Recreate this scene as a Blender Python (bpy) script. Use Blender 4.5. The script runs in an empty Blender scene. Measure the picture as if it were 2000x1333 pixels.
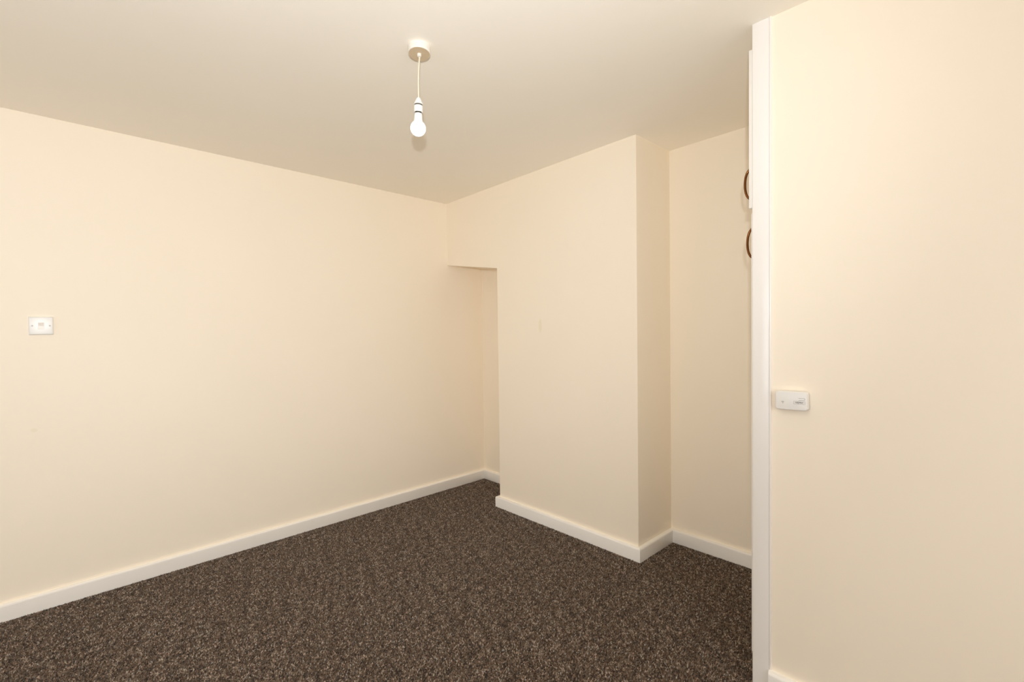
import bpy, bmesh, math, random
import numpy as np
from mathutils import Vector, Matrix

random.seed(7)
rng = np.random.default_rng(11)
scene = bpy.context.scene
COL = scene.collection

# ------------------------------------------------------------------ camera, light, exposure
F_PX = 933.84                                   # focal length in pixels of the 2000x1333 frame
CAM = Vector((0.0, 0.0, 1.3279))
FWD = Vector((-0.72736352, 0.68581798, -0.02441335))
RGT = Vector((0.68619503, 0.72730224, -0.01295506))
UPV = Vector((-0.00887107, 0.02617536, 0.999618))
cam_data = bpy.data.cameras.new('camera')
cam_data.sensor_fit = 'HORIZONTAL'
cam_data.sensor_width = 36.0
cam_data.lens = F_PX / 2000.0 * 36.0
cam_data.clip_start = 0.01
cam = bpy.data.objects.new('camera', cam_data)
COL.objects.link(cam)
rot = Matrix((RGT, UPV, -FWD)).transposed()
cam.matrix_world = Matrix.Translation(CAM) @ rot.to_4x4()
scene.camera = cam

world = bpy.data.worlds.new('world')
world.use_nodes = True
world.node_tree.nodes['Background'].inputs[0].default_value = (0.97, 0.985, 1.0, 1)
world.node_tree.nodes['Background'].inputs[1].default_value = 4.1
scene.world = world

# the photographer's hot-shoe flash: it throws the shadow of the bulb on the ceiling and of the
# cupboard handles on the alcove wall
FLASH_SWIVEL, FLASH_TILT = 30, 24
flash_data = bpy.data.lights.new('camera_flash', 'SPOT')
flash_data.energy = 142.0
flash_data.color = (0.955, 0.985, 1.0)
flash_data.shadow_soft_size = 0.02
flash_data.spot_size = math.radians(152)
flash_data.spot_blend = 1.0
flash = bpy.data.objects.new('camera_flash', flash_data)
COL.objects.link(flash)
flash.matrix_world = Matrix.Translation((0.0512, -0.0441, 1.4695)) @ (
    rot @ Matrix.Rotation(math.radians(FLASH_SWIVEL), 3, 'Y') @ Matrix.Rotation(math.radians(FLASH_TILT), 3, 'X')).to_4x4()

# sky fill through two added, unseen windows behind and beside the camera (portals only guide the sampling)
for pn, ploc, prot, pw, ph in (('fill_window_portal', (-0.8, -4.12, 1.125), (math.radians(90), 0, 0), 2.4, 2.05),
                               ('fill_window_portal', (1.67, 0.2, 1.5), (math.radians(90), 0, math.radians(90)), 2.2, 1.3)):
    pd = bpy.data.lights.new(pn, 'AREA')
    pd.shape = 'RECTANGLE'; pd.size = pw; pd.size_y = ph
    pd.cycles.is_portal = True
    po = bpy.data.objects.new(pn, pd)
    COL.objects.link(po)
    po.location = ploc; po.rotation_euler = prot

scene.view_settings.view_transform = 'Standard'
scene.view_settings.look = 'None'
scene.view_settings.gamma = 1.0
scene.view_settings.use_curve_mapping = False
scene.view_settings.exposure = -0.03
scene.cycles.max_bounces = 10
scene.cycles.caustics_reflective = False
scene.cycles.caustics_refractive = False
scene.cycles.diffuse_bounces = 9

# ------------------------------------------------------------------ room measurements (metres)
YB, YC = 2.3615, 2.735          # chimney breast front, wall behind
XD, XE = -2.6589, -1.4765       # chimney breast left and right edge
YP = 1.8463                     # partition wall on the right
XQ, XR = -0.6709, -0.6112       # white post
SK, ST = 0.0785, 0.024          # skirting height, thickness
Z1, Z2 = 1.8678, 1.7817         # sloping niche head
YREAR, XSIDE = -4.0, 1.55
TOP = 2.47


def xl(y):                      # left wall, a touch out of square
    return -3.2782 - 0.0141 * (y - 2.3)


_pts = np.array([(-3.243, -.177, 2.392), (-3.247, .105, 2.390), (-3.252, .439, 2.383), (-3.258, .908, 2.377),
                 (-3.268, 1.584, 2.375), (-3.278, 2.361, 2.377), (-2.483, 2.361, 2.391), (-2.006, 2.361, 2.398),
                 (-1.472, 2.361, 2.409), (-1.483, 2.738, 2.411), (-1.025, 2.738, 2.417), (-.67, 1.846, 2.4115),
                 (-.611, 1.846, 2.410), (-.476, 1.846, 2.409), (1.5, -4, 2.41), (-3.2, -4, 2.40), (1.5, -2, 2.41), (-3.2, -2, 2.40), (1.5, 1.8, 2.41)])


def _basis(x, y):
    x = np.asarray(x, float); y = np.asarray(y, float)
    return np.stack([np.ones_like(x), x, y, x * y, x * x, y * y], -1)


_cz = np.linalg.lstsq(_basis(_pts[:, 0], _pts[:, 1]), _pts[:, 2], rcond=None)[0]


def zc(x, y):                   # ceiling: old plaster, not quite level
    return float(_basis(x, y) @ _cz)


# ------------------------------------------------------------------ materials
def mat(name, base, rough=0.5, metal=0.0, noise=None, bump=None, spec=0.5, coat=0.0):
    """noise=(scale, amount): slight unevenness of the colour; bump=(scale, strength, distance)."""
    m = bpy.data.materials.new(name)
    m.use_nodes = True
    nt = m.node_tree
    b = nt.nodes['Principled BSDF']
    b.inputs['Base Color'].default_value = (*base, 1)
    b.inputs['Roughness'].default_value = rough
    b.inputs['Metallic'].default_value = metal
    b.inputs['Specular IOR Level'].default_value = spec
    b.inputs['Coat Weight'].default_value = coat
    tc = nt.nodes.new('ShaderNodeTexCoord')
    if noise:
        n = nt.nodes.new('ShaderNodeTexNoise')
        n.inputs['Scale'].default_value = noise[0]
        n.inputs['Detail'].default_value = 4
        nt.links.new(tc.outputs['Object'], n.inputs['Vector'])
        r = nt.nodes.new('ShaderNodeValToRGB')
        r.color_ramp.elements[0].position = 0.3
        r.color_ramp.elements[1].position = 0.7
        k = 1 - noise[1]
        r.color_ramp.elements[0].color = (base[0] * k, base[1] * k, base[2] * k * (1 - noise[1] * .4), 1)
        r.color_ramp.elements[1].color = (*base, 1)
        nt.links.new(n.outputs['Fac'], r.inputs['Fac'])
        nt.links.new(r.outputs['Color'], b.inputs['Base Color'])
    if bump:
        n2 = nt.nodes.new('ShaderNodeTexNoise')
        n2.inputs['Scale'].default_value = bump[0]
        n2.inputs['Detail'].default_value = 3
        nt.links.new(tc.outputs['Object'], n2.inputs['Vector'])
        bp = nt.nodes.new('ShaderNodeBump')
        bp.inputs['Strength'].default_value = bump[1]
        bp.inputs['Distance'].default_value = bump[2]
        nt.links.new(n2.outputs['Fac'], bp.inputs['Height'])
        nt.links.new(bp.outputs['Normal'], b.inputs['Normal'])
    return m


M_WALL = mat('magnolia_wall_paint', (0.955, 0.866, 0.735), 0.55, noise=(1.1, 0.018), bump=(9, 0.10, 0.01), spec=0.3)
def smudge(m, name, centre, radii, strength):
    """copy of a paint with one faint scuff of its own (an elongated mark on the plaster)."""
    m = m.copy(); m.name = name
    nt = m.node_tree
    b = nt.nodes['Principled BSDF']
    src = b.inputs['Base Color'].links[0].from_socket
    tc = nt.nodes.new('ShaderNodeTexCoord')
    mp = nt.nodes.new('ShaderNodeMapping'); mp.vector_type = 'TEXTURE'
    mp.inputs['Location'].default_value = centre; mp.inputs['Scale'].default_value = radii
    nt.links.new(tc.outputs['Object'], mp.inputs['Vector'])
    ln = nt.nodes.new('ShaderNodeVectorMath'); ln.operation = 'LENGTH'
    nt.links.new(mp.outputs['Vector'], ln.inputs[0])
    rp = nt.nodes.new('ShaderNodeMapRange'); rp.interpolation_type = 'SMOOTHSTEP'
    rp.inputs['From Min'].default_value = 0.5; rp.inputs['From Max'].default_value = 1.0
    rp.inputs['To Min'].default_value = strength; rp.inputs['To Max'].default_value = 0.0
    nt.links.new(ln.outputs['Value'], rp.inputs['Value'])
    mx = nt.nodes.new('ShaderNodeMix'); mx.data_type = 'RGBA'
    mx.inputs[7].default_value = (0.78, 0.66, 0.47, 1)
    nt.links.new(rp.outputs['Result'], mx.inputs[0]); nt.links.new(src, mx.inputs[6])
    nt.links.new(mx.outputs[2], b.inputs['Base Color'])
    return m


M_WALL_CH = smudge(M_WALL, 'magnolia_wall_paint_scuffed', (-2.2247, YB, 1.3486), (.020, .05, .060), 0.30)
M_WALL_L = smudge(M_WALL, 'magnolia_wall_paint_marked', (-3.243, -0.106, 0.872), (.05, .016, .012), 0.22)
M_CEIL = mat('cream_ceiling_paint', (0.975, 0.925, 0.835), 0.8, noise=(0.9, 0.02), bump=(7, 0.12, 0.01), spec=0.2)
M_GLOSS = mat('white_gloss_paint', (0.965, 0.945, 0.915), 0.15, noise=(3, 0.015), bump=(22, 0.08, 0.004))
M_POST = mat('white_gloss_paint_darkened', (0.885, 0.86, 0.835), 0.2, noise=(3, 0.015), bump=(22, 0.08, 0.004))  # the skirting paint, its colour darkened to offset strong light on the post
M_DOOR = mat('white_satin_door', (0.92, 0.90, 0.865), 0.3, noise=(3, 0.015))
M_PLASTIC = mat('white_plastic', (0.84, 0.825, 0.80), 0.3, noise=(8, 0.01))
M_ROSE = mat('aged_white_plastic', (0.80, 0.755, 0.69), 0.35, noise=(8, 0.015))
M_ROSE_BASE = mat('yellowed_plastic', (0.60, 0.475, 0.32), 0.4, noise=(12, 0.03))
M_FLEX = mat('white_flex', (0.74, 0.66, 0.53), 0.4, noise=(8, 0.02))
M_DARK = mat('dark_gap', (0.09, 0.075, 0.055), 0.7, noise=(20, 0.2))
M_PRINT = mat('grey_print', (0.11, 0.09, 0.08), 0.6, noise=(40, 0.1))
M_SCREW = mat('painted_screw', (0.62, 0.60, 0.59), 0.35, metal=0.3, noise=(40, 0.1))
M_BRONZE = mat('antique_bronze', (0.23, 0.09, 0.03), 0.22, metal=1.0, noise=(60, 0.35))

M_GLASS = bpy.data.materials.new('clear_glass')
M_GLASS.use_nodes = True
_nt = M_GLASS.node_tree
_nt.nodes.remove(_nt.nodes['Principled BSDF'])
_tr = _nt.nodes.new('ShaderNodeBsdfTransparent')
_gl = _nt.nodes.new('ShaderNodeBsdfGlossy'); _gl.inputs['Roughness'].default_value = 0.02
_mx = _nt.nodes.new('ShaderNodeMixShader'); _mx.inputs[0].default_value = 0.06
_nt.links.new(_tr.outputs[0], _mx.inputs[1]); _nt.links.new(_gl.outputs[0], _mx.inputs[2])
_nt.links.new(_mx.outputs[0], _nt.nodes['Material Output'].inputs['Surface'])

M_BULB = bpy.data.materials.new('lit_bulb_glass')
M_BULB.use_nodes = True
_b = M_BULB.node_tree.nodes['Principled BSDF']
_b.inputs['Base Color'].default_value = (0.95, 0.94, 0.92, 1)
_b.inputs['Roughness'].default_value = 0.35
_b.inputs['Emission Color'].default_value = (1.0, 0.95, 0.87, 1)
_b.inputs['Emission Strength'].default_value = 3.0


def carpet_material(name, use_attr):
    m = bpy.data.materials.new(name)
    m.use_nodes = True
    nt = m.node_tree
    b = nt.nodes['Principled BSDF']
    b.inputs['Roughness'].default_value = 0.85
    b.inputs['Specular IOR Level'].default_value = 0.15
    b.inputs['Sheen Weight'].default_value = 0.15
    b.inputs['Sheen Roughness'].default_value = 0.5
    ramp = nt.nodes.new('ShaderNodeValToRGB')
    cr = ramp.color_ramp
    stops = [(0.0, (0.025, 0.017, 0.014)), (0.25, (0.054, 0.037, 0.029)), (0.5, (0.116, 0.083, 0.063)),
             (0.72, (0.197, 0.147, 0.117)), (0.88, (0.318, 0.255, 0.213)), (1.0, (0.482, 0.412, 0.371))]
    cr.elements[0].position, cr.elements[0].color = stops[0][0], (*stops[0][1], 1)
    cr.elements[1].position, cr.elements[1].color = stops[-1][0], (*stops[-1][1], 1)
    for p, c in stops[1:-1]:
        e = cr.elements.new(p); e.color = (*c, 1)
    if use_attr:
        at = nt.nodes.new('ShaderNodeAttribute')
        at.attribute_name = 'tuft'
        nt.links.new(at.outputs['Fac'], ramp.inputs['Fac'])
        at2 = nt.nodes.new('ShaderNodeAttribute')
        at2.attribute_name = 'yarn'
        tint = nt.nodes.new('ShaderNodeValToRGB')
        tint.color_ramp.elements[0].color = (1.12, 0.93, 0.86, 1)
        tint.color_ramp.elements[1].color = (0.90, 1.02, 1.10, 1)
        e = tint.color_ramp.elements.new(0.5); e.color = (1.04, 1.02, 0.88, 1)
        nt.links.new(at2.outputs['Fac'], tint.inputs['Fac'])
        mul = nt.nodes.new('ShaderNodeMix'); mul.data_type = 'RGBA'; mul.blend_type = 'MULTIPLY'
        mul.inputs[0].default_value = 1.0
        nt.links.new(ramp.outputs['Color'], mul.inputs[6]); nt.links.new(tint.outputs['Color'], mul.inputs[7])
        nt.links.new(mul.outputs[2], b.inputs['Base Color'])
    else:
        tc = nt.nodes.new('ShaderNodeTexCoord')
        v = nt.nodes.new('ShaderNodeTexVoronoi')
        v.inputs['Scale'].default_value = 170
        nt.links.new(tc.outputs['Object'], v.inputs['Vector'])
        sep = nt.nodes.new('ShaderNodeSeparateColor')
        nt.links.new(v.outputs['Color'], sep.inputs['Color'])
        nt.links.new(sep.outputs[0], ramp.inputs['Fac'])
    if not use_attr:
        nt.links.new(ramp.outputs['Color'], b.inputs['Base Color'])
    return m


M_PILE = carpet_material('brown_fleck_carpet', True)
M_BACK = carpet_material('carpet_backing', False)


# ------------------------------------------------------------------ mesh helpers
def link(name, me, m, parent=None, loc=None):
    o = bpy.data.objects.new(name, me)
    COL.objects.link(o)
    if m is not None:
        me.materials.append(m)
    if parent is not None:
        o.parent = parent
    if loc is not None:
        o.location = loc
    return o


def from_bm(name, bm, m, parent=None, loc=None, smooth=False):
    me = bpy.data.meshes.new(name)
    bmesh.ops.recalc_face_normals(bm, faces=bm.faces)
    bm.to_mesh(me)
    bm.free()
    if smooth:
        for p in me.polygons:
            p.use_smooth = True
    return link(name, me, m, parent, loc)


def auto_smooth(o, deg=35):
    me = o.data
    for p in me.polygons:
        p.use_smooth = True
    me.set_sharp_from_angle(angle=math.radians(deg))


def prism_z(poly, z0, z1, bm=None):
    """vertical prism over an xy polygon; z0/z1 are numbers or functions of (x, y)."""
    bm = bm or bmesh.new()
    f0 = z0 if callable(z0) else (lambda x, y: z0)
    f1 = z1 if callable(z1) else (lambda x, y: z1)
    lo = [bm.verts.new((x, y, f0(x, y))) for x, y in poly]
    hi = [bm.verts.new((x, y, f1(x, y))) for x, y in poly]
    n = len(poly)
    bm.faces.new(lo[::-1]); bm.faces.new(hi)
    for i in range(n):
        j = (i + 1) % n
        bm.faces.new((lo[i], lo[j], hi[j], hi[i]))
    return bm


def box(x0, x1, y0, y1, z0, z1, bm=None):
    return prism_z([(x0, y0), (x1, y0), (x1, y1), (x0, y1)], z0, z1, bm)


def bevel(bm, w, seg=2, sel=None):
    edges = [e for e in bm.edges if sel is None or sel(e)]
    bmesh.ops.bevel(bm, geom=edges, offset=w, segments=seg, profile=0.5, affect='EDGES', clamp_overlap=True)
    return bm


def lathe(profile, seg=40):
    """closed revolve of (radius, z) about z."""
    bm = bmesh.new()
    rings = []
    for r, z in profile:
        if r < 1e-6:
            rings.append([bm.verts.new((0, 0, z))])
        else:
            rings.append([bm.verts.new((r * math.cos(2 * math.pi * k / seg), r * math.sin(2 * math.pi * k / seg), z))
                          for k in range(seg)])
    for a, b in zip(rings, rings[1:]):
        for k in range(seg):
            j = (k + 1) % seg
            if len(a) == 1 and len(b) == 1:
                continue
            if len(a) == 1:
                bm.faces.new((a[0], b[k], b[j]))
            elif len(b) == 1:
                bm.faces.new((a[k], a[j], b[0]))
            else:
                bm.faces.new((a[k], a[j], b[j], b[k]))
    for end in (rings[0], rings[-1]):
        if len(end) > 1:
            bm.faces.new(end)
    return bm


def tube(points, ra, rb=None, side=Vector((0, 1, 0)), seg=10):
    """sweep an ellipse (ra along `side`, rb across) along points."""
    rb = rb or ra
    bm = bmesh.new()
    rings = []
    pts = [Vector(p) for p in points]
    for i, p in enumerate(pts):
        t = (pts[min(i + 1, len(pts) - 1)] - pts[max(i - 1, 0)]).normalized()
        s = (side - t * side.dot(t)).normalized()
        u = t.cross(s)
        rings.append([bm.verts.new(p + s * ra * math.cos(2 * math.pi * k / seg) + u * rb * math.sin(2 * math.pi * k / seg))
                      for k in range(seg)])
    for a, b in zip(rings, rings[1:]):
        for k in range(seg):
            j = (k + 1) % seg
            bm.faces.new((a[k], a[j], b[j], b[k]))
    bm.faces.new(rings[0]); bm.faces.new(rings[-1])
    return bm


def struct(o):
    o['kind'] = 'structure'
    return o


def thing(name, label, cat, loc, group=None):
    o = bpy.data.objects.new(name, None)
    o.empty_display_size = 0.05
    COL.objects.link(o)
    o.location = loc
    o['label'] = label
    o['category'] = cat
    if group:
        o['group'] = group
    return o


# ------------------------------------------------------------------ the room shell
floor = struct(from_bm('floor', box(-3.40, XSIDE + .1, YREAR - .1, YC + .1, -0.08, -0.002), M_BACK))

# ceiling: one gently uneven plaster slab
nx, ny = 40, 40
xs = np.linspace(-3.40, XSIDE + .1, nx); ys = np.linspace(YREAR - .1, YC + .1, ny)
bm = bmesh.new()
lo = [[bm.verts.new((x, y, zc(x, y))) for x in xs] for y in ys]
hi = [[bm.verts.new((x, y, TOP + .08)) for x in xs] for y in ys]
for j in range(ny - 1):
    for i in range(nx - 1):
        bm.faces.new((lo[j][i], lo[j + 1][i], lo[j + 1][i + 1], lo[j][i + 1]))
        bm.faces.new((hi[j][i], hi[j][i + 1], hi[j + 1][i + 1], hi[j + 1][i]))
for j in range(ny - 1):
    bm.faces.new((lo[j][0], hi[j][0], hi[j + 1][0], lo[j + 1][0]))
    bm.faces.new((lo[j][-1], lo[j + 1][-1], hi[j + 1][-1], hi[j][-1]))
for i in range(nx - 1):
    bm.faces.new((lo[0][i], lo[0][i + 1], hi[0][i + 1], hi[0][i]))
    bm.faces.new((lo[-1][i], hi[-1][i], hi[-1][i + 1], lo[-1][i + 1]))
ceiling = struct(from_bm('ceiling', bm, M_CEIL, smooth=False))
auto_smooth(ceiling, 30)

wall_left = struct(from_bm('wall_left', prism_z([(xl(YREAR), YREAR), (xl(YC), YC), (xl(YC) - .1, YC), (xl(YREAR) - .1, YREAR)], 0, TOP), M_WALL_L))
wall_back = struct(from_bm('wall_back', box(-3.40, XSIDE + .1, YC, YC + .1, 0, TOP), M_WALL))
# chimney breast with the low niche beside it: one plastered face, the niche head slopes down to the right
face = [(xl(YB), Z1), (XD, Z2), (XD, 0), (XE, 0), (XE, TOP), (xl(YB), TOP)]
bm = bmesh.new()
fr = [bm.verts.new((x, YB, z)) for x, z in face]
bk = [bm.verts.new((x if abs(x - xl(YB)) > 1e-6 else xl(YC), YC, z)) for x, z in face]
bm.faces.new(fr); bm.faces.new(bk[::-1])
for i in range(len(face)):
    j = (i + 1) % len(face)
    bm.faces.new((fr[i], bk[i], bk[j], fr[j]))
bm.normal_update()
bevel(bm, 0.0035, 2, lambda e: all(abs(v.co.y - YB) < 1e-5 for v in e.verts) and
      (all(abs(v.co.x - XE) < 1e-5 for v in e.verts) or all(abs(v.co.x - XD) < 1e-5 for v in e.verts)
       or (min(v.co.z for v in e.verts) > 1.7 and max(v.co.z for v in e.verts) < 1.9)))
wall_chimney = struct(from_bm('wall_chimney', bm, M_WALL_CH))
wall_right = struct(from_bm('wall_right', box(XR, XSIDE, YP, YP + .07, 0, TOP), M_WALL))
def wall_with_opening(name, axis, at, thick, a0, a1, o0, o1, z0, z1):
    """plain wall with one window opening; axis 'x' = wall plane x=at (runs along y), 'y' = plane y=at."""
    bm = bmesh.new()
    for (p, q, lo_, hi_) in ((a0, o0, 0, TOP), (o1, a1, 0, TOP), (o0, o1, 0, z0), (o0, o1, z1, TOP)):
        if axis == 'x':
            box(at, at + thick, p, q, lo_, hi_, bm)
        else:
            box(p, q, at - thick, at, lo_, hi_, bm)
    return struct(from_bm(name, bm, M_WALL))


def window(name, axis, at, o0, o1, z0, z1):
    """white casement frame with a mullion and two panes, set in the opening."""
    bm = bmesh.new()
    fw = .05
    mid = (o0 + o1) / 2
    for (p, q, lo_, hi_) in ((o0, o0 + fw, z0, z1), (o1 - fw, o1, z0, z1), (o0 + fw, o1 - fw, z0, z0 + fw),
                             (o0 + fw, o1 - fw, z1 - fw, z1), (mid - .03, mid + .03, z0 + fw, z1 - fw)):
        if axis == 'x':
            box(at + .03, at + .08, p, q, lo_, hi_, bm)
        else:
            box(p, q, at - .08, at - .03, lo_, hi_, bm)
    fr_ = struct(from_bm(name, bm, M_GLOSS))
    for p, q in ((o0 + fw, mid - .03), (mid + .03, o1 - fw)):
        if axis == 'x':
            bm = box(at + .053, at + .057, p, q, z0 + fw, z1 - fw)
        else:
            bm = box(p, q, at - .057, at - .053, z0 + fw, z1 - fw)
        from_bm('pane', bm, M_GLASS, fr_)
    return fr_


REAR_FILL_WIN = (-2.0, 0.4, 0.1, 2.15)
SIDE_FILL_WIN = (-0.9, 1.3, 0.85, 2.15)
wall_with_opening('wall_side', 'x', XSIDE, .1, YREAR, YC, *SIDE_FILL_WIN)
wall_with_opening('wall_rear', 'y', YREAR, .1, -3.40, XSIDE + .1, *REAR_FILL_WIN)
window('fill_window_1', 'y', YREAR, *REAR_FILL_WIN)  # added out of view to bring in fill light from behind
window('fill_window_2', 'x', XSIDE, *SIDE_FILL_WIN)  # added out of view to brighten the left wall from the side

# white post that ends the partition
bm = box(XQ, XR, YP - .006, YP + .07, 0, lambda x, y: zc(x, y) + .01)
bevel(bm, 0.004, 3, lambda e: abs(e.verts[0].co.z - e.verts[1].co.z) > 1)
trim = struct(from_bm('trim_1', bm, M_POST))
auto_smooth(trim, 50)
# the narrow bead covering the joint of post and plaster
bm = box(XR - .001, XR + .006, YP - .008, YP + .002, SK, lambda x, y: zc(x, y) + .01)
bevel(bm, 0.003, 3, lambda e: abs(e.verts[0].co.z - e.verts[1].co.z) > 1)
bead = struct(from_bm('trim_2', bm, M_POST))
auto_smooth(bead, 50)


# ------------------------------------------------------------------ skirting boards
def skirting(name, path, cut0=None, cut1=None):
    """path: wall-face points, room on the left of the walking direction is +normal; mitred at corners.
    cut0/cut1: direction vectors along which the ends are mitred (outside corners)."""
    prof = [(0.0, 0.0), (ST, 0.0), (ST, SK - .010), (ST - .0012, SK - .0055), (ST - .0045, SK - .0015),
            (ST - .009, SK), (0.0, SK)]
    P = [Vector(p).to_2d() if len(p) > 2 else Vector(p) for p in path]
    n = len(P)
    dirs = [(P[i + 1] - P[i]).normalized() for i in range(n - 1)]
    nor = [Vector((-d.y, d.x)) for d in dirs]
    off = []
    for i in range(n):
        if i == 0:
            o = nor[0] + (dirs[0] * cut0 if cut0 else Vector((0, 0)))
        elif i == n - 1:
            o = nor[-1] + (dirs[-1] * cut1 if cut1 else Vector((0, 0)))
        else:
            s = nor[i - 1] + nor[i]
            o = s / (1 + nor[i - 1].dot(nor[i]))
        off.append(o)
    bm = bmesh.new()
    rings = [[bm.verts.new((P[i].x + off[i].x * d, P[i].y + off[i].y * d, z)) for d, z in prof] for i in range(n)]
    m = len(prof)
    for a, b in zip(rings, rings[1:]):
        for k in range(m):
            j = (k + 1) % m
            bm.faces.new((a[k], a[j], b[j], b[k]))
    bm.faces.new(rings[0][::-1]); bm.faces.new(rings[-1])
    o = struct(from_bm(name, bm, M_GLOSS))
    auto_smooth(o, 50)
    return o


# walking direction keeps the room on the left-hand normal (-dy, dx)
skirting('baseboard_left', [(xl(YC), YC), (xl(YREAR), YREAR)], cut0=1)
skirting('baseboard_niche', [(XD, YC), (xl(YC), YC)], cut0=1, cut1=-1)
skirting('baseboard_chimney', [(XE, YB), (XD, YB), (XD, YC)], cut0=-1, cut1=-1)
skirting('baseboard_return', [(XE, YC), (XE, YB)], cut0=1, cut1=1)
skirting('baseboard_alcove', [(XQ + .01, YC), (XE, YC)], cut1=-1)
skirting('baseboard_right', [(XSIDE, YP), (XR - .004, YP)], cut0=1, cut1=-.25)
skirting('baseboard_side', [(XSIDE, YREAR), (XSIDE, YP)], cut0=1, cut1=-1)
skirting('baseboard_rear', [(xl(YREAR), YREAR), (XSIDE, YREAR)], cut0=1, cut1=-1)

# ------------------------------------------------------------------ carpet pile (real tufts where the camera looks)
PITCH = 0.0051
gx = np.arange(-3.27, -0.35, PITCH)
gy = np.arange(-0.45, YC, PITCH)
X, Y = np.meshgrid(gx, gy)
X = (X + (np.arange(len(gy)) % 2)[:, None] * PITCH * .5 + rng.uniform(-.42, .42, X.shape) * PITCH).ravel()
Y = (Y + rng.uniform(-.42, .42, (len(gy), len(gx))) * PITCH).ravel()
EDGE = 0.001
keep = X > (-3.2782 - 0.0141 * (Y - 2.3)) + ST + EDGE
keep &= Y < YC - ST - EDGE
keep &= ~((X > XD - ST - EDGE) & (X < XE + ST + EDGE) & (Y > YB - ST - EDGE))
keep &= ~((X > XQ - EDGE) & (Y > YP - .030))
# only the wedge of floor in front of the lens (plus a margin)
fd = X * FWD.x + Y * FWD.y; rd = X * RGT.x + Y * RGT.y
keep &= (fd > 1.45) & (np.abs(rd) < fd * 1.16 + .10)
X, Y = X[keep], Y[keep]
N = len(X)
K = 5
ang = rng.uniform(0, 2 * np.pi, N)
rad = rng.uniform(.0024, .0040, N)
hgt = rng.uniform(.0025, .0060, N)
# the pile leans slightly toward one side, each tuft its own way
lx = rng.normal(.0006, .0024, N); ly = rng.normal(.0004, .0024, N)
V = np.zeros((N, K + 1, 3), np.float32)
for k in range(K):
    a = ang + 2 * np.pi * k / K
    V[:, k, 0] = X + rad * np.cos(a); V[:, k, 1] = Y + rad * np.sin(a); V[:, k, 2] = -.002
V[:, K, 0] = X + lx; V[:, K, 1] = Y + ly; V[:, K, 2] = hgt
Fi = np.zeros((N, K, 3), np.int32)
b0 = (np.arange(N) * (K + 1))[:, None]
for k in range(K):
    Fi[:, k, 0] = b0[:, 0] + k; Fi[:, k, 1] = b0[:, 0] + (k + 1) % K; Fi[:, k, 2] = b0[:, 0] + K
me = bpy.data.meshes.new('carpet_pile')
me.vertices.add(N * (K + 1)); me.vertices.foreach_set('co', V.ravel())
me.loops.add(N * K * 3); me.loops.foreach_set('vertex_index', Fi.ravel())
me.polygons.add(N * K)
me.polygons.foreach_set('loop_start', np.arange(0, N * K * 3, 3, dtype=np.int32))
me.update(calc_edges=True)
at = me.attributes.new('tuft', 'FLOAT', 'POINT')
blot = np.zeros(N)
for _ in range(14):                                   # soft mottling, a few centimetres across
    ka, kl = rng.uniform(0, np.pi * 2), rng.uniform(60, 220)
    blot += np.sin(kl * (X * np.cos(ka) + Y * np.sin(ka)) + rng.uniform(0, 6.28))
tone = np.clip(rng.normal(.50, .27, N) + .022 * blot, 0, 1).astype(np.float32)
hue = rng.uniform(0, 1, N).astype(np.float32)
ah = me.attributes.new('yarn', 'FLOAT', 'POINT')
ah.data.foreach_set('value', np.repeat(hue, K + 1))
at.data.foreach_set('value', np.repeat(tone, K + 1))
me.polygons.foreach_set('use_smooth', np.ones(N * K, bool))
pile = link('carpet_pile', me, M_PILE, floor)
pile['kind'] = 'stuff'
pile['label'] = 'brown and beige flecked cut-pile carpet covering the floor'
print('tufts', N)

# ------------------------------------------------------------------ pendant lamp
RX, RY = -1.5755, 1.0205
RZ = zc(RX, RY)
lamp = thing('pendant_lamp', 'white ceiling rose and short flex holding a bare lit bulb', 'lamp', (RX, RY, RZ))
bm = lathe([(0, .002), (.0430, .002), (.0430, -.004), (.0420, -.024), (.0412, -.0290), (.0404, -.0300), (0, -.0300)], 56)
rose = from_bm('ceiling_rose', bm, M_ROSE, lamp); auto_smooth(rose, 40)
# the rose sits a little askew, its underside turned towards the room
rose.rotation_mode = 'QUATERNION'
rose.rotation_quaternion = Matrix.Rotation(math.radians(-6), 3, Vector((RGT.x, RGT.y, 0)).normalized()).to_quaternion()
bm = lathe([(0, -.0295), (.0398, -.0295), (.0394, -.0306), (0, -.0306)], 56)
o = from_bm('rose_underside', bm, M_ROSE_BASE, rose); auto_smooth(o, 40)
o['label'] = 'yellowed flat underside of the ceiling rose'
bm = lathe([(0, -.028), (.0085, -.028), (.0078, -.037), (.0066, -.0405), (.0045, -.0410), (0, -.0400)], 24)
o = from_bm('cord_grip', bm, M_ROSE, rose); auto_smooth(o, 40)
# flex with its slight wander
nn = Vector((RGT.x, RGT.y, 0)).normalized()
fl = []
for z, s in [(-.036, .0005), (-.055, -.0010), (-.080, -.0030), (-.105, -.0048), (-.130, -.0056), (-.150, -.0058), (-.172, -.0058), (-.194, -.0058)]:
    fl.append(nn * s + Vector((0, 0, z)))
# smooth through Catmull-Rom
sm = []
for i in range(len(fl) - 1):
    p0, p1, p2, p3 = fl[max(i - 1, 0)], fl[i], fl[i + 1], fl[min(i + 2, len(fl) - 1)]
    for t in np.linspace(0, 1, 6)[:-1]:
        t = float(t)
        sm.append(.5 * ((2 * p1) + (-p0 + p2) * t + (2 * p0 - 5 * p1 + 4 * p2 - p3) * t * t + (-p0 + 3 * p1 - 3 * p2 + p3) * t ** 3))
sm.append(fl[-1])
o = from_bm('flex', tube(sm, .0030, seg=12), M_FLEX, lamp, smooth=True)
HX = nn * -.0062
TILT = Matrix.Rotation(math.radians(1.8), 3, Vector((FWD.x, FWD.y, 0)).normalized()).to_quaternion()


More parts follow.
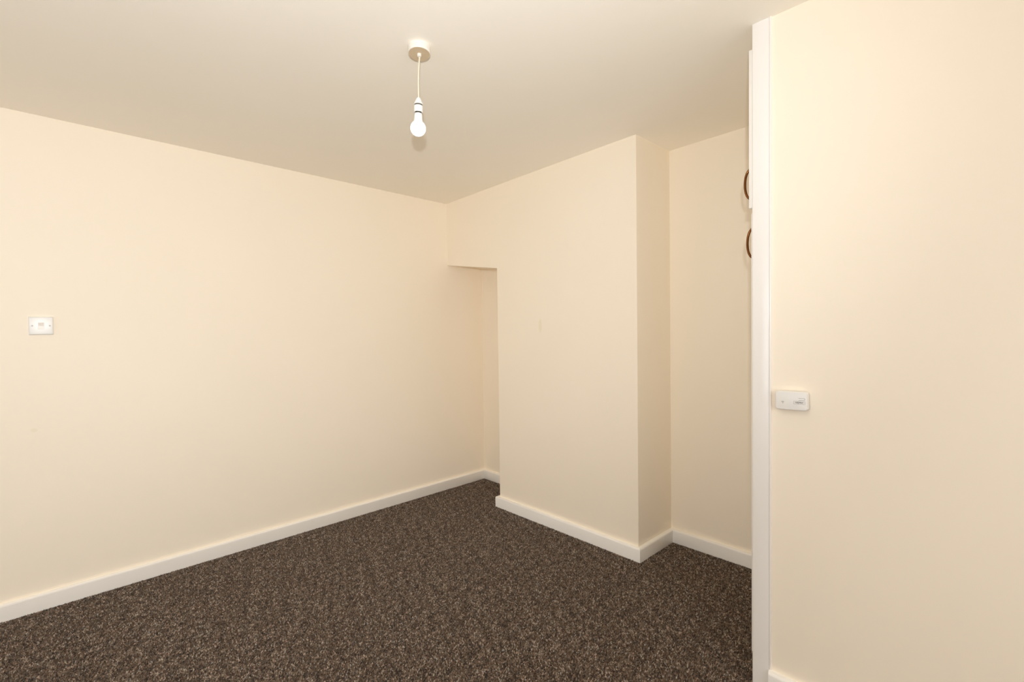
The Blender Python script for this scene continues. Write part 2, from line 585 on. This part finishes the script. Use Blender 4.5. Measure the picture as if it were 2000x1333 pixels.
def hang(o):                    # the holder and its bulb hang a touch out of plumb
    o.rotation_mode = 'QUATERNION'
    o.rotation_quaternion = TILT
    return o


ZT = 2.2155 - RZ
# lampholder: tapered cap, dark groove, skirt ring
bm = lathe([(0, 0), (.0062, 0), (.0075, -.0015), (.0112, -.010), (.0146, -.0180), (.0172, -.0225), (.0174, -.0255), (.0160, -.0258), (0, -.0258)], 36)
holder = from_bm('lampholder', bm, M_PLASTIC, lamp, Vector((HX.x, HX.y, ZT))); auto_smooth(holder, 40); hang(holder)
bm = lathe([(0, -.0255), (.0145, -.0255), (.0145, -.0330), (0, -.0330)], 36)
o = from_bm('groove', bm, M_DARK, holder); auto_smooth(o, 40)
bm = lathe([(.0120, -.0310), (.0164, -.0310), (.0168, -.0325), (.0165, -.0540), (.0158, -.0550), (.0145, -.0550), (.0143, -.0350), (.0120, -.0350)], 36)
o = from_bm('shade_ring', bm, M_PLASTIC, holder); auto_smooth(o, 40)
# bulb: metal cap, plastic collar, glowing globe
bm = lathe([(0, -.030), (.0105, -.030), (.0105, -.062), (0, -.062)], 32)
o = from_bm('bulb_cap', bm, M_DARK, lamp, Vector((HX.x, HX.y, ZT))); auto_smooth(o, 40); hang(o)
bm = lathe([(0, -.0590), (.0118, -.0590), (.0140, -.0605), (.0150, -.0650), (.0156, -.0760), (.0166, -.0850), (.0180, -.0925), (0, -.0925)], 36)
collar = from_bm('bulb_collar', bm, M_PLASTIC, lamp, Vector((HX.x, HX.y, ZT))); auto_smooth(collar, 40); hang(collar)
gc, gr = -.1150, .0288
prof = []
for k in range(0, 23):
    a = math.radians(35.5 + (180 - 35.5) * k / 22)
    prof.append((gr * math.sin(a), gc + gr * math.cos(a)))
prof = [(0, prof[0][1])] + prof[:-1] + [(0, gc - gr)]
globe = from_bm('bulb_globe', lathe(prof, 48), M_BULB, lamp, Vector((HX.x, HX.y, ZT)))
auto_smooth(globe, 40); hang(globe)
globe['label'] = 'glowing opal bulb globe'

# ------------------------------------------------------------------ light switch on the left wall
SY, SZ = -0.0685, 1.3745
sw = thing('light_switch', 'white square rocker light switch on the left wall', 'switch', (xl(SY), SY, SZ))
sw.rotation_euler.z = math.atan(0.0141)
W = .0435
bm = box(0, .0085, -W, W, -W, W)
bevel(bm, .0055, 4, lambda e: min(v.co.x for v in e.verts) > .008)
o = from_bm('plate', bm, M_PLASTIC, sw); auto_smooth(o, 40)
bm = box(.0075, .0090, -.0115, .0115, -.0170, .0170)
bevel(bm, .0008, 1, lambda e: max(v.co.x for v in e.verts) > .0088)
o = from_bm('rocker_surround', bm, M_ROSE, sw)
bm = bmesh.new()
prf = [(.0070, -.0150), (.0097, -.0150), (.0095, 0.0), (.0112, .0150), (.0070, .0150)]
a_ = [bm.verts.new((x, -.0095, z)) for x, z in prf]; b_ = [bm.verts.new((x, .0095, z)) for x, z in prf]
bm.faces.new(a_); bm.faces.new(b_[::-1])
for i in range(5):
    bm.faces.new((a_[i], b_[i], b_[(i + 1) % 5], a_[(i + 1) % 5]))
from_bm('rocker', bm, M_ROSE, sw)
for s in (-1, 1):
    bm = lathe([(0, 0), (.0034, 0), (.0034, .0008), (.0026, .0012), (0, .0012)], 20)
    bmesh.ops.rotate(bm, verts=bm.verts, matrix=Matrix.Rotation(math.radians(90), 3, 'Y'))
    o = from_bm('screw', bm, M_SCREW, sw, Vector((.0080, s * .0302, 0))); auto_smooth(o, 40)
    bm = box(.0010, .0015, -.0026, .0026, -.0004, .0004)
    from_bm('screw_slot', bm, M_DARK, o)

# ------------------------------------------------------------------ wireless control on the partition
AX, AZ = -0.5366, 1.0693
al = thing('wireless_alarm_control', 'small white rounded wireless control box beside the white post', 'alarm control', (AX, YP, AZ))
al.rotation_euler.y = -math.radians(1.6)
AW, AH, AD = .0496, .0318, .026


def rounded_rect(w, h, r, n=7):
    pts = []
    for cx, cz, a0 in ((w - r, h - r, 0), (-w + r, h - r, 90), (-w + r, -h + r, 180), (w - r, -h + r, 270)):
        for k in range(n):
            a = math.radians(a0 + 90 * k / (n - 1))
            pts.append((cx + r * math.cos(a), cz + r * math.sin(a)))
    return pts


def extrude_rr(w, h, r, y0, y1, round_front=0.0):
    bm = bmesh.new()
    layers = [(0, y0)]
    if round_front:
        for k in range(0, 5):
            a = math.radians(90 * k / 4)
            layers.append((round_front * (1 - math.cos(a)), y1 + round_front * (1 - math.sin(a))))
    else:
        layers.append((0, y1))
    rings = []
    for ins, y in layers:
        rings.append([bm.verts.new((x, y, z)) for x, z in rounded_rect(w - ins, h - ins, max(r - ins, .001))])
    n = len(rings[0])
    for a, b in zip(rings, rings[1:]):
        for k in range(n):
            bm.faces.new((a[k], a[(k + 1) % n], b[(k + 1) % n], b[k]))
    bm.faces.new(rings[0]); bm.faces.new(rings[-1])
    return bm


o = from_bm('back_plate', extrude_rr(AW - .0015, AH - .0015, .0085, 0, -.006), M_DARK, al)
o = from_bm('case', extrude_rr(AW, AH, .0095, -.0035, -AD, .003), M_PLASTIC, al); auto_smooth(o, 40)
case = o


def text_mesh(body, size, name):
    cu = bpy.data.curves.new(name, 'FONT')
    cu.body = body
    cu.size = size
    cu.align_x = 'CENTER'; cu.align_y = 'CENTER'
    cu.extrude = .00015
    cu.offset = .00012
    tmp = bpy.data.objects.new(name, cu)
    COL.objects.link(tmp)
    dg = bpy.context.evaluated_depsgraph_get()
    m_ = bpy.data.meshes.new_from_object(tmp.evaluated_get(dg))
    bpy.data.objects.remove(tmp)
    return m_


tx, tz = .0262, -.0050
me = text_mesh('HISPEC', .0080, 'lettering')
o = link('lettering', me, M_PRINT, case, Vector((tx, -AD - .0001, tz)))
o.rotation_euler = (math.radians(90), 0, 0)
o.scale = (1.02, 1, 1)


def outline_rr(w, h, r, t, skip_left=False):
    bm = bmesh.new()
    a = rounded_rect(w, h, r); b = rounded_rect(w - t, h - t, max(r - t, .0001))
    va = [bm.verts.new((x, 0, z)) for x, z in a]; vb = [bm.verts.new((x, 0, z)) for x, z in b]
    n = len(a)
    for k in range(n):
        j = (k + 1) % n
        if skip_left and max(a[k][0], a[j][0]) < -w + r + 1e-4:
            continue
        bm.faces.new((va[k], va[j], vb[j], vb[k]))
    ex = bmesh.ops.extrude_face_region(bm, geom=bm.faces[:])
    bmesh.ops.translate(bm, verts=[v for v in ex['geom'] if isinstance(v, bmesh.types.BMVert)], vec=(0, -.0002, 0))
    return bm


from_bm('logo_frame', outline_rr(.0172, .0055, .0006, .00045), M_PRINT, case, Vector((tx, -AD - .00005, tz)))
from_bm('button', outline_rr(.0112, .0036, .0030, .0007, True), M_PRINT, case, Vector((tx + .0060, -AD - .00005, tz + .0122)))
# radio-wave mark: dot under two arcs and a bar
bm = bmesh.new()
for r, t in ((.0022, .0008), (.0042, .0008), (.0062, .0008)):
    ra = []; rb_ = []
    for k in range(9):
        a = math.radians(50 + 80 * k / 8)
        ra.append(bm.verts.new((r * math.cos(a), 0, r * math.sin(a)))); rb_.append(bm.verts.new(((r + t) * math.cos(a), 0, (r + t) * math.sin(a))))
    for k in range(8):
        bm.faces.new((ra[k], ra[k + 1], rb_[k + 1], rb_[k]))
bmesh.ops.create_circle(bm, cap_ends=True, segments=12, radius=.0009, matrix=Matrix.Rotation(math.radians(90), 4, 'X'))
ex = bmesh.ops.extrude_face_region(bm, geom=bm.faces[:])
bmesh.ops.translate(bm, verts=[v for v in ex['geom'] if isinstance(v, bmesh.types.BMVert)], vec=(0, -.0002, 0))
from_bm('signal_mark', bm, M_PRINT, case, Vector((-.0252, -AD - .00005, -.0092)))

# ------------------------------------------------------------------ built-in cupboard behind the post
cb = thing('built_in_cupboard', 'white built-in cupboard in the alcove behind the white post', 'cupboard', (XQ, YP, 0))


def cbx(x0, x1, y0, y1, z0, z1):
    return box(x0 - XQ, x1 - XQ, y0 - YP, y1 - YP, z0, z1)


bm = cbx(XQ + .002, XQ + .022, YP + .070, YC, 0, lambda x, y: zc(x + XQ, y + YP) + .005)
from_bm('face_panel', bm, M_DOOR, cb)
DX0, DX1 = XQ - .0175, XQ + .0015
for (y0, z0, z1, hz, hy) in ((.013, 1.7625, 2.337, 1.8605, .048), (.036, .09, 1.7475, 1.6435, .071)):
    bm = cbx(DX0, DX1, YP + y0, YP + .80, z0, z1)
    bevel(bm, .0015, 2)
    d_ = from_bm('door', bm, M_DOOR, cb); auto_smooth(d_, 50)
    pts = []
    for k in range(33):
        t = math.pi * k / 32
        # bow: ends land square on the door, belly bulges outward
        pts.append((DX0 - XQ + .001 - .0275 * math.sin(t) ** .85, hy, hz + .0570 * math.copysign(abs(math.cos(t)) ** .92, math.cos(t))))
    h_ = from_bm('handle', tube(pts, .0056, .0044, Vector((0, 1, 0)), 12), M_BRONZE, d_, smooth=True)
    h_['label'] = 'bronze bow handle'
    for s in (-1, 1):
        bm = lathe([(0, 0), (.0085, 0), (.0080, .002), (.005, .0035), (0, .0035)], 20)
        bmesh.ops.rotate(bm, verts=bm.verts, matrix=Matrix.Rotation(math.radians(-90), 3, 'Y'))
        o = from_bm('handle_foot', bm, M_BRONZE, d_, Vector((DX0 - XQ, hy, hz + s * .057))); auto_smooth(o, 40)

# ------------------------------------------------------------------ what the pieces of the room look like
for n_, l_, c_ in (
        ('floor', 'floor covered in brown and beige flecked carpet', 'floor'),
        ('ceiling', 'cream painted plaster ceiling with a bare pendant bulb', 'ceiling'),
        ('wall_left', 'long plain cream wall with the light switch', 'wall'),
        ('wall_chimney', 'cream chimney breast with a low niche cut beside it', 'wall'),
        ('wall_back', 'cream wall at the back of the alcove and niche', 'wall'),
        ('wall_right', 'cream partition wall with the small white control box', 'wall'),
        ('wall_side', 'cream side wall with an added fill window, right of the camera', 'wall'),
        ('wall_rear', 'cream wall with an added tall fill window behind the camera', 'wall'),
        ('trim_1', 'tall white painted post at the end of the partition wall', 'post'),
        ('trim_2', 'thin white bead between the white post and partition wall', 'trim'),
        ('baseboard_left', 'white skirting board along the long wall with the switch', 'skirting'),
        ('baseboard_niche', 'short white skirting board at the back of the niche', 'skirting'),
        ('baseboard_chimney', 'white skirting board along the front of the chimney breast', 'skirting'),
        ('baseboard_return', 'short white skirting board on the right side of the chimney breast', 'skirting'),
        ('baseboard_alcove', 'white skirting board at the back of the alcove', 'skirting'),
        ('baseboard_right', 'white skirting board at the foot of the partition wall', 'skirting'),
        ('baseboard_side', 'white skirting board under the added side window', 'skirting'),
        ('baseboard_rear', 'white skirting board along the wall behind the camera', 'skirting'),
        ('fill_window_1', 'tall white framed window added for fill light behind the camera', 'window'),
        ('fill_window_2', 'white framed window added for fill light in the side wall', 'window')):
    o_ = bpy.data.objects.get(n_)
    if o_ is not None:
        o_['label'] = l_
        o_['category'] = c_
